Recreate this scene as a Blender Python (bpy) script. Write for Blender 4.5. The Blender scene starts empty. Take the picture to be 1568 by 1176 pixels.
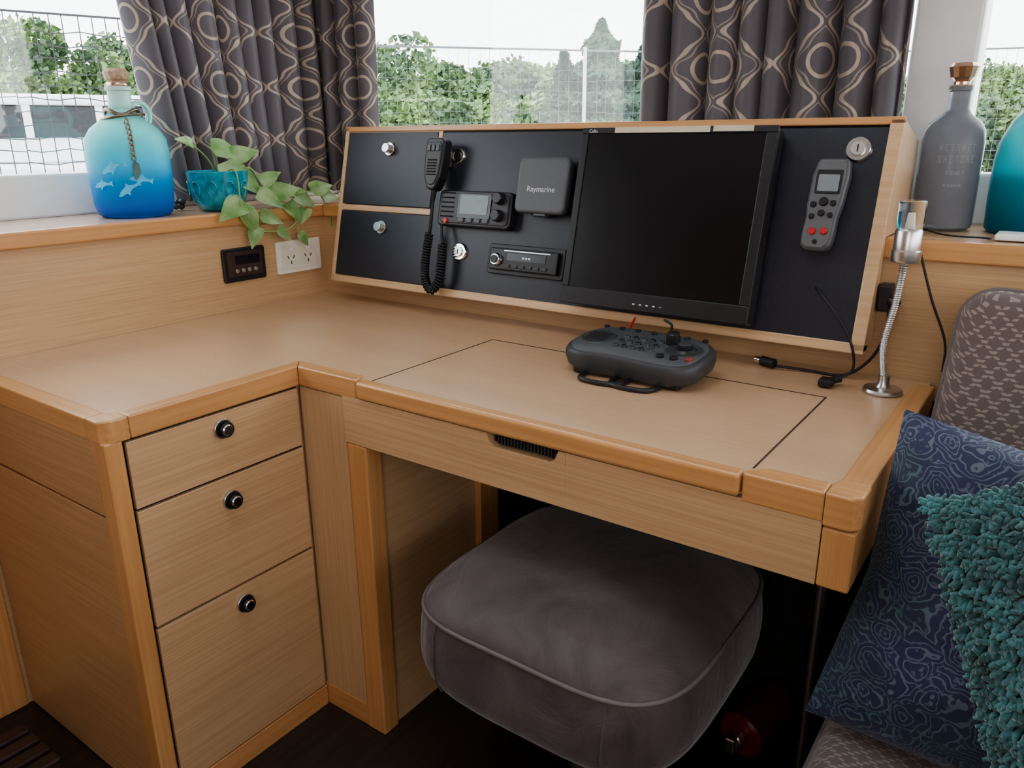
import bpy, math, random
import numpy as np
from mathutils import Vector, Matrix
random.seed(7)
ZOFF=0.75
# ------------------------------------------------------------------ helpers
def empty(name):
    o=bpy.data.objects.new(name,None); o.empty_display_size=.05
    bpy.context.collection.objects.link(o); return o
def mk(name,verts,faces,mat,parent=None,smooth=False,bevel=0,seg=2,M=None,sub=0):
    if M is not None: verts=[tuple(M@Vector(v)) for v in verts]
    me=bpy.data.meshes.new(name); me.from_pydata([tuple(v) for v in verts],[],faces); me.update()
    o=bpy.data.objects.new(name,me); bpy.context.collection.objects.link(o)
    if mat: me.materials.append(mat)
    if parent: o.parent=parent
    if smooth:
        for p in me.polygons: p.use_smooth=True
    if bevel:
        m=o.modifiers.new('b','BEVEL'); m.width=bevel; m.segments=seg; m.limit_method='ANGLE'; m.angle_limit=math.radians(35)
    if sub:
        m=o.modifiers.new('s','SUBSURF'); m.levels=sub; m.render_levels=sub
    return o
def box(name,x0,x1,y0,y1,z0,z1,mat,parent=None,bevel=.0015,seg=2,M=None):
    v=[(x,y,z) for z in (z0,z1) for y in (y0,y1) for x in (x0,x1)]
    f=[(0,2,3,1),(4,5,7,6),(0,1,5,4),(2,6,7,3),(0,4,6,2),(1,3,7,5)]
    return mk(name,v,f,mat,parent,False,bevel,seg,M)
def prism(name,poly,h0,h1,mat,parent=None,axis='z',bevel=.001,M=None,seg=2,smooth=False):
    n=len(poly)
    def P(p,h):
        if axis=='z': return (p[0],p[1],h)
        if axis=='x': return (h,p[0],p[1])
        return (p[0],h,p[1])
    v=[P(p,h0) for p in poly]+[P(p,h1) for p in poly]
    f=[tuple(range(n))[::-1],tuple(range(n,2*n))]+[(i,(i+1)%n,n+(i+1)%n,n+i) for i in range(n)]
    o=mk(name,v,f,mat,parent,smooth,bevel,seg,M)
    import bmesh
    bm=bmesh.new(); bm.from_mesh(o.data); bmesh.ops.recalc_face_normals(bm,faces=bm.faces); bm.to_mesh(o.data); bm.free()
    return o
def rrect(cx,cy,w,h,r,n=6,rot=0):
    pts=[]
    for (sx,sy,a0) in ((1,1,0),(-1,1,90),(-1,-1,180),(1,-1,270)):
        for i in range(n+1):
            a=math.radians(a0+90*i/n)
            pts.append((sx*(w/2-r)+r*math.cos(a),sy*(h/2-r)+r*math.sin(a)))
    c,s=math.cos(rot),math.sin(rot)
    return [(cx+c*x-s*y,cy+s*x+c*y) for x,y in pts]
def plate(name,cx,cy,w,h,r,z0,z1,mat,parent=None,bevel=.001,M=None,rot=0,seg=2):
    return prism(name,rrect(cx,cy,w,h,r,rot=rot),z0,z1,mat,parent,'z',bevel,M,seg)
def lathe(name,prof,c,mat,parent=None,seg=40,M=None,smooth=True):
    v=[];f=[]
    for r,z in prof:
        for i in range(seg):
            a=2*math.pi*i/seg; v.append((c[0]+r*math.cos(a),c[1]+r*math.sin(a),c[2]+z))
    for j in range(len(prof)-1):
        for i in range(seg):
            f.append((j*seg+i,j*seg+(i+1)%seg,(j+1)*seg+(i+1)%seg,(j+1)*seg+i))
    f.append(tuple(range(seg))[::-1]); n=(len(prof)-1)*seg; f.append(tuple(range(n,n+seg)))
    o=mk(name,v,f,mat,parent,False,0,2,M)
    for p in o.data.polygons: p.use_smooth=len(p.vertices)<5 and smooth
    m=o.modifiers.new('e','EDGE_SPLIT'); m.split_angle=math.radians(40)
    return o
def cyl(name,p0,p1,r,mat,parent=None,seg=24,r1=None,M=None):
    p0=Vector(p0);p1=Vector(p1);d=(p1-p0);L=d.length
    q=d.to_track_quat('Z','Y').to_matrix().to_4x4(); T=Matrix.Translation(p0)@q
    if M is not None: T=M@T
    r1=r if r1 is None else r1
    b=min(r,r1,L)*.12
    return lathe(name,[(r-b,0),(r,b),(r1,L-b),(r1-b,L)],(0,0,0),mat,parent,seg,T)
def tube(name,pts,r,mat,parent=None,seg=8,M=None,closed=False):
    P=[Vector(p) for p in pts]; n=len(P); v=[];f=[]
    up=Vector((0.123,.31,.94)).normalized()
    for i in range(n):
        if closed: t=P[(i+1)%n]-P[i-1]
        else: t=P[min(i+1,n-1)]-P[max(i-1,0)]
        t.normalize()
        up=(up-t*up.dot(t))
        if up.length<1e-4: up=t.orthogonal()
        up.normalize(); b=t.cross(up)
        for k in range(seg):
            a=2*math.pi*k/seg; v.append(tuple(P[i]+(up*math.cos(a)+b*math.sin(a))*r))
    for i in range(n if closed else n-1):
        j=(i+1)%n
        for k in range(seg): f.append((i*seg+k,i*seg+(k+1)%seg,j*seg+(k+1)%seg,j*seg+k))
    if not closed: f.append(tuple(range(seg))[::-1]); f.append(tuple(range((n-1)*seg,n*seg)))
    return mk(name,v,f,mat,parent,True,0,2,M)
def spline(ctrl,n=12):
    C=[Vector(c) for c in ctrl]; C=[C[0]*2-C[1]]+C+[C[-1]*2-C[-2]]; out=[]
    for i in range(1,len(C)-2):
        for k in range(n):
            t=k/n; a,b,c,d=C[i-1],C[i],C[i+1],C[i+2]
            out.append(.5*((2*b)+(c-a)*t+(2*a-5*b+4*c-d)*t*t+(3*b-a-3*c+d)*t**3))
    out.append(C[-2]); return out
# ------------------------------------------------------------------ materials
def newmat(name):
    m=bpy.data.materials.new(name); m.use_nodes=True; nt=m.node_tree
    return m,nt,nt.nodes['Principled BSDF']
def setp(b,**k):
    names={'rough':'Roughness','metal':'Metallic','trans':'Transmission Weight','ior':'IOR','coat':'Coat Weight','sheen':'Sheen Weight','alpha':'Alpha','spec':'Specular IOR Level','sub':'Subsurface Weight'}
    for a,v in k.items(): b.inputs[names[a]].default_value=v
def N(nt,t,**k):
    n=nt.nodes.new(t)
    for a,v in k.items(): setattr(n,a,v)
    return n
def simple(name,col,rough=.5,metal=0,var=.06,scale=40,bump=0,**k):
    m,nt,b=newmat(name); setp(b,rough=rough,metal=metal,**k)
    tc=N(nt,'ShaderNodeTexCoord'); no=N(nt,'ShaderNodeTexNoise'); no.inputs['Scale'].default_value=scale; no.inputs['Detail'].default_value=3
    nt.links.new(tc.outputs['Object'],no.inputs['Vector'])
    r=N(nt,'ShaderNodeValToRGB'); c=r.color_ramp
    c.elements[0].position=.3; c.elements[1].position=.7
    c.elements[0].color=[max(0,x*(1-var)) for x in col]+[1]; c.elements[1].color=[min(1,x*(1+var)) for x in col]+[1]
    nt.links.new(no.outputs['Fac'],r.inputs['Fac']); nt.links.new(r.outputs['Color'],b.inputs['Base Color'])
    if bump:
        bp=N(nt,'ShaderNodeBump'); bp.inputs['Strength'].default_value=bump; bp.inputs['Distance'].default_value=.002
        nt.links.new(no.outputs['Fac'],bp.inputs['Height']); nt.links.new(bp.outputs['Normal'],b.inputs['Normal'])
    return m
def wood(name,c1,c2,axis='x',rough=.38,fine=330,coat=.15,tint=None):
    m,nt,b=newmat(name); setp(b,rough=rough,coat=coat)
    b.inputs['Coat Roughness'].default_value=.25
    tc=N(nt,'ShaderNodeTexCoord'); mp=N(nt,'ShaderNodeMapping')
    s={'x':(4,fine,fine),'y':(fine,4,fine),'z':(fine,fine,4)}[axis]
    mp.inputs['Scale'].default_value=s; nt.links.new(tc.outputs['Object'],mp.inputs['Vector'])
    no=N(nt,'ShaderNodeTexNoise'); no.inputs['Scale'].default_value=1; no.inputs['Detail'].default_value=2; no.inputs['Roughness'].default_value=.5
    nt.links.new(mp.outputs[0],no.inputs['Vector'])
    r=N(nt,'ShaderNodeValToRGB'); r.color_ramp.elements[0].position=.36; r.color_ramp.elements[1].position=.62
    r.color_ramp.elements[0].color=(*c2,1); r.color_ramp.elements[1].color=(*c1,1)
    nt.links.new(no.outputs['Fac'],r.inputs['Fac'])
    mp2=N(nt,'ShaderNodeMapping'); s2={'x':(1.0,14,14),'y':(14,1.0,14),'z':(14,14,1.0)}[axis]; mp2.inputs['Scale'].default_value=s2
    nt.links.new(tc.outputs['Object'],mp2.inputs['Vector'])
    n2=N(nt,'ShaderNodeTexNoise'); n2.inputs['Scale'].default_value=1; nt.links.new(mp2.outputs[0],n2.inputs['Vector'])
    r2=N(nt,'ShaderNodeValToRGB'); r2.color_ramp.elements[0].color=(.94,.93,.92,1); r2.color_ramp.elements[1].color=(1,1,1,1)
    r2.color_ramp.elements[0].position=.3; r2.color_ramp.elements[1].position=.65
    nt.links.new(n2.outputs['Fac'],r2.inputs['Fac'])
    mx=N(nt,'ShaderNodeMix',data_type='RGBA',blend_type='MULTIPLY'); mx.inputs[0].default_value=1
    nt.links.new(r.outputs['Color'],mx.inputs[6]); nt.links.new(r2.outputs['Color'],mx.inputs[7])
    nt.links.new(mx.outputs[2],b.inputs['Base Color'])
    bp=N(nt,'ShaderNodeBump'); bp.inputs['Strength'].default_value=.08; bp.inputs['Distance'].default_value=.0004
    nt.links.new(no.outputs['Fac'],bp.inputs['Height']); nt.links.new(bp.outputs['Normal'],b.inputs['Normal'])
    return m
OAK1,OAK2=(.58,.385,.22),(.505,.325,.175)
wx=wood('oak_veneer_x',OAK1,OAK2,'x'); wy=wood('oak_veneer_y',OAK1,OAK2,'y')
wdk=wood('desk_veneer',(.64,.425,.265),(.595,.39,.235),'x',rough=.3,coat=.45)
tr1,tr2=(.60,.325,.14),(.53,.275,.11)
tx=wood('beech_trim_x',tr1,tr2,'x',.28,140,.4); ty=wood('beech_trim_y',tr1,tr2,'y',.28,140,.4); tz=wood('beech_trim_z',tr1,tr2,'z',.34,140,.25)
fr=wood('frame_beech',(.63,.43,.26),(.56,.37,.21),'x',.35,140,.2)
darkgap=simple('dark_gap',(.012,.009,.007),.9)
seam=simple('lid_seam',(.06,.035,.02),.9)
blackpanel=simple('black_laminate',(.021,.023,.033),.36,0,.25,500,.08)
blackpl=simple('black_plastic',(.016,.016,.018),.38,0,.1,300,.03)
blackgl=simple('screen_glass',(.005,.005,.008),.22,0,.0)
greypl=simple('grey_plastic',(.085,.09,.098),.42,0,.05,300)
greypl2=simple('dark_grey_plastic',(.045,.047,.051),.45,0,.05,300)
rub=simple('black_rubber',(.014,.014,.016),.55)
chrome=simple('chrome',(.82,.82,.84),.16,1,.02)
steel=simple('brushed_steel',(.62,.61,.6),.3,1,.08,200)
lcd=simple('lcd_glass',(.10,.15,.13),.15,0,.05)
lcd2=simple('lcd_grey',(.22,.25,.27),.2,0,.05)
white=simple('white_gelcoat',(.80,.80,.80),.35,0,.02)
cream=simple('cream_plastic',(.78,.74,.64),.35,0,.02)
labelw=simple('label_paper',(.55,.48,.36),.6,0,.05)
redm=simple('red_rubber',(.5,.03,.03),.4)
silvertxt=simple('silver_print',(.6,.6,.62),.4)
shade_mat=simple('painted_recess_shade',(.03,.027,.025),.9)  # near-black colour standing in for the deep shade under the desk
# ------------------------------------------------------------------ geometry constants
xc,yc,yf,xe=.5327,-.9228,-.5528,1.5181
SH=.24
# ================================================================== ROOM
floor=box('floor',-.3,3.3,-2.8,.35,-.80,-.75,wood('dark_floor',(.03,.021,.016),(.018,.012,.01),'y',.5,60),None,0)
cv=simple('ceiling_vinyl',(.75,.73,.7),.7)
ce=empty('ceiling')
hx0,hx1,hy0,hy1=.55,1.35,-1.25,-.60  # ceiling opening for the added hatch
box('panel_a',-.34,hx0,-2.86,.35,1.35,1.4,cv,ce,0); box('panel_b',hx1,3.36,-2.86,.35,1.35,1.4,cv,ce,0)
box('panel_c',hx0,hx1,-2.86,hy0,1.35,1.4,cv,ce,0); box('panel_d',hx0,hx1,hy1,.35,1.35,1.4,cv,ce,0)
wl=empty('wall_left')
box('lower',-.3,0,-2.8,0,-.75,.21,wy,wl,.0)
box('header',-.34,-.26,-2.8,.35,.98,1.35,white,wl,0)
box('rear_part',-.34,-.26,-2.8,-1.7,.24,.98,white,wl,0)
wb=empty('wall_back')
box('lower',-.3,3.3,0,.34,-.75,.21,wx,wb,0)
box('header',-.26,3.3,.30,.36,.98,1.35,white,wb,0)
wr_=empty('wall_right')
box('lower',3.3,3.36,-2.86,.35,-.75,.35,wy,wr_,0); box('header',3.3,3.36,-2.86,.35,.93,1.35,white,wr_,0)
for i,y in enumerate((-2.86,-1.3,.27)): box('pillar_%d'%i,3.3,3.36,y,y+.08,.35,.93,white,wr_,0)
wf=empty('wall_front')
box('side_a',-.34,1.6,-2.86,-2.8,-.75,1.35,wx,wf,0); box('side_b',2.4,3.3,-2.86,-2.8,-.75,1.35,wx,wf,0); box('header',1.6,2.4,-2.86,-2.8,1.15,1.35,wx,wf,0)
box('sill',1.6,2.4,-2.86,-2.8,-.75,.25,wx,wf,0)
# sills
t1=empty('trim_1'); box('sill_top',-.26,.0,-2.0,.30,.21,SH-.001,wood('sill_veneer',(.60,.43,.29),(.53,.36,.23),'y',.25,200,.4),t1,0)
box('sill_lip',-.012,.014,-2.0,.016,.207,SH,ty,t1,.005,3)
t2=empty('trim_2'); box('sill_top',-.0,3.2,0,.30,.21,SH,wx,t2,0)
box('sill_lip',.014,3.2,-.014,.012,.207,SH+.001,tx,t2,.005,3)
box('trim_3',-.02,.006,-.995,-.928,-.75,.205,tz,None,.003)
# windows : white frames with glass
def glassmat():
    m,nt,b=newmat('window_glass')
    out=nt.nodes['Material Output']; tr=N(nt,'ShaderNodeBsdfTransparent'); gl=N(nt,'ShaderNodeBsdfGlossy'); gl.inputs['Roughness'].default_value=.02
    tr.inputs[0].default_value=(.93,.96,.95,1); mx=N(nt,'ShaderNodeMixShader'); mx.inputs[0].default_value=.05
    nt.links.new(tr.outputs[0],mx.inputs[1]); nt.links.new(gl.outputs[0],mx.inputs[2]); nt.links.new(mx.outputs[0],out.inputs[0]); return m
wg=glassmat()
w1=empty('window_1')
box('frame_bottom',-.32,-.255,-1.7,.30,SH-.002,.335,white,w1,.006); box('frame_top',-.32,-.265,-1.7,.30,.93,.98,white,w1,.004)
box('frame_post',-.32,-.262,.24,.30,.33,.93,white,w1,.004); box('frame_post_2',-.32,-.262,-1.7,-1.64,.33,.93,white,w1,.004)
box('glass',-.292,-.288,-1.64,.24,.335,.93,wg,w1,0)
w2=empty('window_2')
box('frame_bottom',-.26,1.36,.295,.35,SH-.002,.335,white,w2,.006); box('frame_top',-.26,1.36,.30,.35,.93,.98,white,w2,.004)
box('frame_post',1.355,1.47,.27,.36,SH-.002,.98,white,w2,.008); box('glass',-.26,1.36,.322,.326,.335,.93,wg,w2,0)
w3=empty('window_3')
box('frame_bottom',1.47,3.2,.295,.35,SH-.002,.335,white,w3,.006); box('frame_top',1.47,3.2,.30,.35,.93,.98,white,w3,.004)
box('glass',1.47,3.2,.322,.326,.335,.93,wg,w3,0)
hatch_add=empty('added_light_hatch')  # invented overhead hatch, added to light the desk top from above
for n_,a in (('a',(hx0-.04,hx1+.04,hy0-.04,hy0)),('b',(hx0-.04,hx1+.04,hy1,hy1+.04)),('c',(hx0-.04,hx0,hy0,hy1)),('d',(hx1,hx1+.04,hy0,hy1))): box('added_hatch_frame_'+n_,*a,1.335,1.42,steel,hatch_add,.002)
box('glass',hx0,hx1,hy0,hy1,1.40,1.405,wg,hatch_add,0)
# ================================================================== DESK with drawer cabinet
desk=empty('corner_chart_desk'); cab=desk
wend=wood('end_oak_shaded',(.52,.315,.165),(.44,.255,.125),'x')  # oak darkened in its colour for the dimmer light on the end face
box('cabinet_carcass',.004,xc-.012,yc+.012,yf+.02,-.745,-.03,wx,cab,0)
box('end_panel_upper',.008,.497,yc+.002,yc+.02,-.162,-.03,wend,cab,.0015)
box('end_panel_lower',.008,.497,yc+.002,yc+.02,-.745,-.166,wend,cab,.0015)
box('cabinet_corner_post',.495,xc,yc,-.893,-.75,-.03,tz,cab,.004,3)
box('gap_back',xc-.014,xc-.008,-.893,yf-.002,-.72,-.03,darkgap,cab,0)
for i,(a,b_) in enumerate([(-.152,-.038),(-.37,-.157),(-.70,-.375)]):
    box('drawer_front_%d'%(i+1),xc-.012,xc-.001,-.888,yf-.004,a,b_,wy,cab,.0012)
for i,zk in enumerate((-.066,-.20,-.41)):
    yk=-.722
    cyl('knob_ring_%d'%(i+1),(xc-.002,yk,zk),(xc+.005,yk,zk),.0175,steel,cab,32)
    cyl('knob_recess_%d'%(i+1),(xc+.004,yk,zk),(xc+.0056,yk,zk),.0145,darkgap,cab,32)
    cyl('knob_%d'%(i+1),(xc+.005,yk,zk),(xc+.016,yk,zk),.0105,blackpl,cab,32,.0135)
    cyl('knob_cap_%d'%(i+1),(xc+.0155,yk,zk),(xc+.018,yk,zk),.0105,chrome,cab,32,.0085)
box('plinth',xc-.02,xc,-.893,yf,-.75,-.703,ty,cab,.002)
prism('desktop',[(.003,-.002),(.003,yc+.01),(xc-.01,yc+.01),(xc-.01,yf+.01),(xe-.01,yf+.01),(xe-.01,-.002)],-.03,0,wdk,desk,'z',0)
def rim(name,poly,mat,z0=-.034,z1=.004): return prism(name,poly,z0,z1,mat,desk,'z',.003,None,3)
rim('rim_end',[(.003,yc),(xc-.045,yc),(xc-.045,yc+.032),(.003,yc+.032)],tx)
rim('rim_corner',[(xc-.0442,yc),(xc-.012,yc-.001),(xc+.001,yc+.012),(xc+.001,yc+.0435),(xc-.03,yc+.0435),(xc-.0442,yc+.03)],tx,-.034,.0045)
rim('rim_side',[(xc-.03,yc+.0445),(xc,yc+.0445),(xc,yf),(xc-.03,yf+.03)],ty)
rim('rim_front_left',[(xc+.0005,yf),(.686,yf),(.686,yf+.012),(.676,yf+.03),(xc-.0295,yf+.0305)],tx)
box('lid',.708,1.38,yf+.018,-.18,-.02,.0004,wdk,desk,0)
for n_,a in (('gap_left',(.7052,.7078,yf+.02,-.18)),('gap_right',(1.3803,1.3828,yf+.03,-.18)),('gap_rear',(.7052,1.3828,-.182,-.1788))):
    box(n_,a[0],a[1],a[2],a[3],-.01,.0008,seam,desk,0)
box('lid_rim',.69,1.376,yf-.006,yf+.020,-.029,.0025,tx,desk,.006,4)
rim('rim_front_right',[(1.379,yf-.002),(1.478,yf-.002),(1.478,yf+.032),(1.402,yf+.032),(1.379,yf+.01)],tx,-.034,.005)
rim('rim_corner_right',[(1.4785,yf-.003),(xe-.008,yf-.003),(xe+.002,yf+.008),(xe+.002,yf+.045),(1.484,yf+.045),(1.4785,yf+.033)],tx,-.038,.0055)
rim('rim_right',[(xe-.034,yf+.0455),(xe,yf+.0455),(xe,-.03),(xe-.034,-.03)],ty,-.036,.0045)
sx0,sx1=.962,1.118
box('apron_left',.648,sx0,yf,yf+.02,-.12,-.031,wx,desk,.001); box('apron_right',sx1,1.478,yf,yf+.02,-.12,-.031,wx,desk,.001)
box('apron_low',sx0-.001,sx1+.001,yf,yf+.02,-.12,-.052,wx,desk,.001)
prism('slot_scoop',[(sx0,-.031),(sx0+.012,-.031),(sx0+.018,-.046),(sx0+.028,-.052),(sx0,-.052)],yf,yf+.02,wx,desk,'y',0)
prism('slot_scoop_2',[(sx1,-.031),(sx1,-.052),(sx1-.028,-.052),(sx1-.018,-.046),(sx1-.012,-.031)],yf,yf+.02,wx,desk,'y',0)
box('slot_back',sx0,sx1,yf+.018,yf+.024,-.052,-.03,darkgap,desk,0)
for i in range(22):
    x=sx0+.012+i*.0062; box('vent_%d'%i,x,x+.0025,yf+.012,yf+.017,-.05,-.031,greypl2,desk,0)
box('apron_post',1.479,xe-.001,yf-.001,yf+.035,-.12,-.04,tz,desk,.003)
box('apron_side',xe-.02,xe-.002,yf+.035,-.03,-.12,-.038,ty,desk,.001)
box('under_tray',.70,1.49,yf+.02,-.12,-.085,-.03,wx,desk,0)
box('filler_panel',xc-.005,.648,yf+.004,yf+.02,-.70,-.036,wood('filler_oak',OAK1,OAK2,'z'),desk,.001)
box('front_post',.652,.70,yf,yf+.04,-.75,-.121,tz,desk,.003)
box('filler_base',xc-.01,.655,yf+.002,yf+.02,-.75,-.70,tx,desk,.001)
box('side_panel',.655,.692,yf+.03,-.01,-.75,-.03,wy,desk,0)
box('rear_post',.69,.708,-.235,-.17,-.75,-.03,tz,desk,.002)
box('recess_shade_side',.69,.70,-.17,-.012,-.75,-.03,shade_mat,desk,0)  # dark sheets added to paint the shade into the knee recess
box('recess_shade_back',.70,1.52,-.014,-.003,-.75,-.03,shade_mat,desk,0)
# table leg pole
pole=empty('table_leg_pole'); cyl('pole',(1.43,-.27,-.742),(1.43,-.27,-.125),.009,simple('dark_steel',(.45,.45,.45),.3,1),pole); cyl('foot',(1.43,-.27,-.75),(1.43,-.27,-.735),.045,steel,pole)
cyl('flange',(1.43,-.27,-.135),(1.43,-.27,-.122),.03,steel,pole)
# ================================================================== CONSOLE
con=empty('instrument_console')
vd=Vector((0,.0905,.3742)).normalized(); nn=Vector((0,-vd.z,vd.y)); PX=Vector((1,0,0))
PM=Matrix(((PX.x,vd.x,nn.x,0),(PX.y,vd.y,nn.y,-.0739),(PX.z,vd.z,nn.z,.0553),(0,0,0,1)))
L0,L1=.0992,1.409; VH=.385
side=[(-.0739,.0553),(.0166,.4295),(.165,.394),(.165,SH+.002),(-.016,SH+.002),(-.016,.06)]
prism('console_side_right',side,L1-.018,L1,wood('console_side',(.63,.43,.26),(.56,.37,.21),'z'),con,'x',.001)
prism('console_side_left',side,L0,L0+.018,fr,con,'x',.001)
def pbox(name,x0,x1,v0,v1,h0,h1,mat,par,bevel=.001): return box(name,x0,x1,v0,v1,h0,h1,mat,par,bevel,2,PM)
pbox('top_board',L0+.018,L1-.018,VH-.014,VH,-.15,.0,fr,con)
pbox('frame_top',L0,L1,VH-.009,VH+.004,-.004,.004,tx,con,.002); pbox('frame_bottom',L0,L1,-.004,.014,-.02,.004,fr,con,.002)
pbox('frame_left',L0,L0+.012,.0,VH,-.004,.004,fr,con,.002); pbox('frame_right',L1-.022,L1,0,VH,-.004,.004,fr,con,.002)
pbox('black_face',.42,L1-.022,.014,VH-.009,-.012,.0,blackpanel,con,0)
pbox('frame_divider_v',.412,.424,.30,VH-.009,-.004,.002,fr,con,.001)
pbox('frame_divider_h',L0+.01,.412,.181,.195,-.008,.001,fr,con,.001)
pbox('locker_back',L0+.01,.424,.012,VH-.006,-.012,-.008,fr,con,0)
pbox('locker_door_1',L0+.014,.411,.197,VH-.011,-.008,.003,blackpanel,con,.001)
pbox('locker_door_2',L0+.014,.421,.016,.179,-.008,.003,blackpanel,con,.001)
def latch(n,x,v,r=.016,lock=False):
    if lock:
        cyl(n+'_ring',(x,v,0),(x,v,.007),r,chrome,con,32,r*.9,PM); cyl(n+'_core',(x,v,.006),(x,v,.011),r*.55,blackpl if lock==1 else steel,con,24,None,PM)
        box(n+'_key_slot',x-.001,x+.001,v-.006,v+.006,.0105,.0116,darkgap,con,0,2,PM)
    else:
        cyl(n+'_ring',(x,v,.003),(x,v,.008),r,steel,con,32,None,PM); cyl(n+'_button',(x,v,.008),(x,v,.022),r*.62,steel,con,32,r*.72,PM)
latch('latch_1',.262,.333); latch('latch_2',.262,.143)
latch('key_lock_1',.482,.318,.018,1); latch('key_switch',.518,.102,.021,2); latch('key_lock_2',1.345,.336,.022,2)
def par(x,v,h): return (x+h*(1.666-x)/1.41, v-h*.118)
# monitor
mon=empty('monitor')
mx0,mx1,mv0,mv1=.832,1.221,.019,.366
plate('housing',(mx0+mx1)/2,(mv0+mv1)/2,mx1-mx0,mv1-mv0,.008,.012,.045,blackpl,mon,.004,PM)
plate('mount',(mx0+mx1)/2,(mv0+mv1)/2,.2,.2,.01,.001,.014,blackpl,mon,.001,PM)
for n_,a in (('bezel_l',(mx0,mx0+.014,mv0+.034,mv1-.012)),('bezel_r',(mx1-.020,mx1,mv0+.034,mv1-.012)),('bezel_t',(mx0,mx1,mv1-.012,mv1)),('bezel_b',(mx0,mx1,mv0,mv0+.034))):
    box(n_,*a,.044,.0505,blackpl,mon,.0015,2,PM)
box('screen',mx0+.012,mx1-.018,mv0+.03,mv1-.010,.0445,.0475,blackgl,mon,0,2,PM)
for i in range(5): box('button_%d'%i,.995+i*.014 ,1.0+i*.014,mv0+.012,mv0+.0145,.0505,.0512,silvertxt if i<4 else lcd2,mon,0,2,PM)
box('sticker_1',.905,1.098,mv1-.011,mv1+.0,.0505,.0512,labelw,mon,0,2,PM); box('sticker_2',1.104,1.178,mv1-.010,mv1+.0005,.0505,.0512,labelw,mon,0,2,PM)
def text(name,s,x,v,h,size,mat,parent):
    cu=bpy.data.curves.new(name,'FONT'); cu.body=s; cu.size=size; cu.extrude=.0002; cu.align_x='CENTER'
    o=bpy.data.objects.new(name,cu); bpy.context.collection.objects.link(o); cu.materials.append(mat)
    o.matrix_world=PM@Matrix.Translation((x,v,h)); o.parent=parent; return o
text('label_text','Cello',.857,mv1-.010,.0507,.009,silvertxt,mon)
# display cover
cov=empty('instrument_display_cover')
cx_,cv_=par(.720,.257,.03)
plate('base',cx_,cv_,.118,.108,.012,.001,.016,blackpl,cov,.002,PM)
plate('cover',cx_,cv_,.127,.117,.014,.014,.036,greypl,cov,.006,PM,0,4)
text('logo_text','Raymarine',cx_,cv_-.014,.0362,.0165,silvertxt,cov)
plate('tab',cx_+.0,cv_-.06,.03,.006,.002,.012,.03,greypl,cov,.001,PM)
# vhf radio
vhf=empty('vhf_radio')
rx0,rx1,rv0,rv1=.458,.664,.157,.238
plate('body',(rx0+rx1)/2,(rv0+rv1)/2,rx1-rx0,rv1-rv0,.012,.001,.026,blackpl,vhf,.004,PM,0,3)
plate('face_ring',(rx0+rx1)/2+.002,(rv0+rv1)/2,.19,.068,.01,.024,.029,greypl2,vhf,.002,PM)
plate('screen_bezel',.565,.203,.095,.056,.006,.026,.031,blackgl,vhf,.001,PM); plate('screen',.565,.206,.078,.042,.003,.030,.0318,lcd,vhf,0,PM)
for i in range(6): box('speaker_slot_%d'%i,.470,.507,.232-i*.0105-.003,.232-i*.0105,.0285,.0302,darkgap,vhf,0,2,PM)
for i in range(4): plate('key_%d'%i,.532+i*.023,.1715,.017,.009,.003,.028,.0325,greypl,vhf,.001,PM)
for i,(x,v) in enumerate(((.635,.222),(.635,.185))): cyl('knob_%d'%i,(x,v,.028),(x,v,.046),.0135,blackpl,vhf,24,.012,PM)
cyl('distress_key',(.487,.168,.028),(.487,.168,.033),.006,redm,vhf,20,None,PM)
# microphone handset
mic=empty('radio_microphone')
mp_=[(-.024,.05),(-.018,.056),(.018,.056),(.024,.05),(.025,.01),(.021,-.03),(.012,-.052),(.004,-.056),(-.004,-.056),(-.012,-.052),(-.021,-.03),(-.025,.01)]
mx_,mv_=par(.404,.297,.05)
prism('mic_body',[(mx_+a*1.12,mv_+b*1.05) for a,b in mp_],.022,.052,blackpl,mic,'z',.006,PM,3)
prism('mic_face',[(mx_+a*.9,mv_+b*.86) for a,b in mp_],.05,.0545,greypl2,mic,'z',.002,PM)
for i in range(6): box('grille_%d'%i,mx_-.014,mx_+.014,mv_+.006-i*.0065,mv_+.009-i*.0065,.0542,.0552,darkgap,mic,0,2,PM)
for i in range(3): plate('mic_key_%d'%i,mx_-.013+i*.013,mv_+.034,.009,.014,.002,.054,.0575,greypl,mic,.001,PM)
box('ptt_key',mx_-.031,mx_-.026,mv_-.012,mv_+.03,.03,.045,greypl2,mic,.002,2,PM)
plate('hanger_clip',mx_,mv_+.02,.03,.04,.005,.002,.024,steel,mic,.001,PM)
cyl('strain_relief',(mx_,mv_-.055,.037),(mx_-.001,mv_-.083,.036),.007,rub,mic,16,.0045,PM)
tube('cord_straight',spline([(mx_-.001,mv_-.075,.036),(mx_-.002,.18,.034),(mx_-.004,.135,.032)]),.0038,rub,mic,8,PM)
path=spline([(mx_-.004,.135,.032),(mx_-.008,.075,.03),(mx_-.002,.03,.03),(mx_+.02,.006,.03),(mx_+.040,.03,.03),(mx_+.042,.07,.03),(mx_+.036,.115,.028)],60)
hel=[];acc=0
for i,p in enumerate(path):
    t=(path[min(i+1,len(path)-1)]-path[max(0,i-1)]).normalized(); b1=t.cross(Vector((0,0,1))).normalized(); b2=Vector((0,0,1))
    if i: acc+=(p-path[i-1]).length
    hel.append((p,t,b1,b2,acc))
total=acc; turns=40; pts=[]
S=[q[4] for q in hel]
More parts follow.
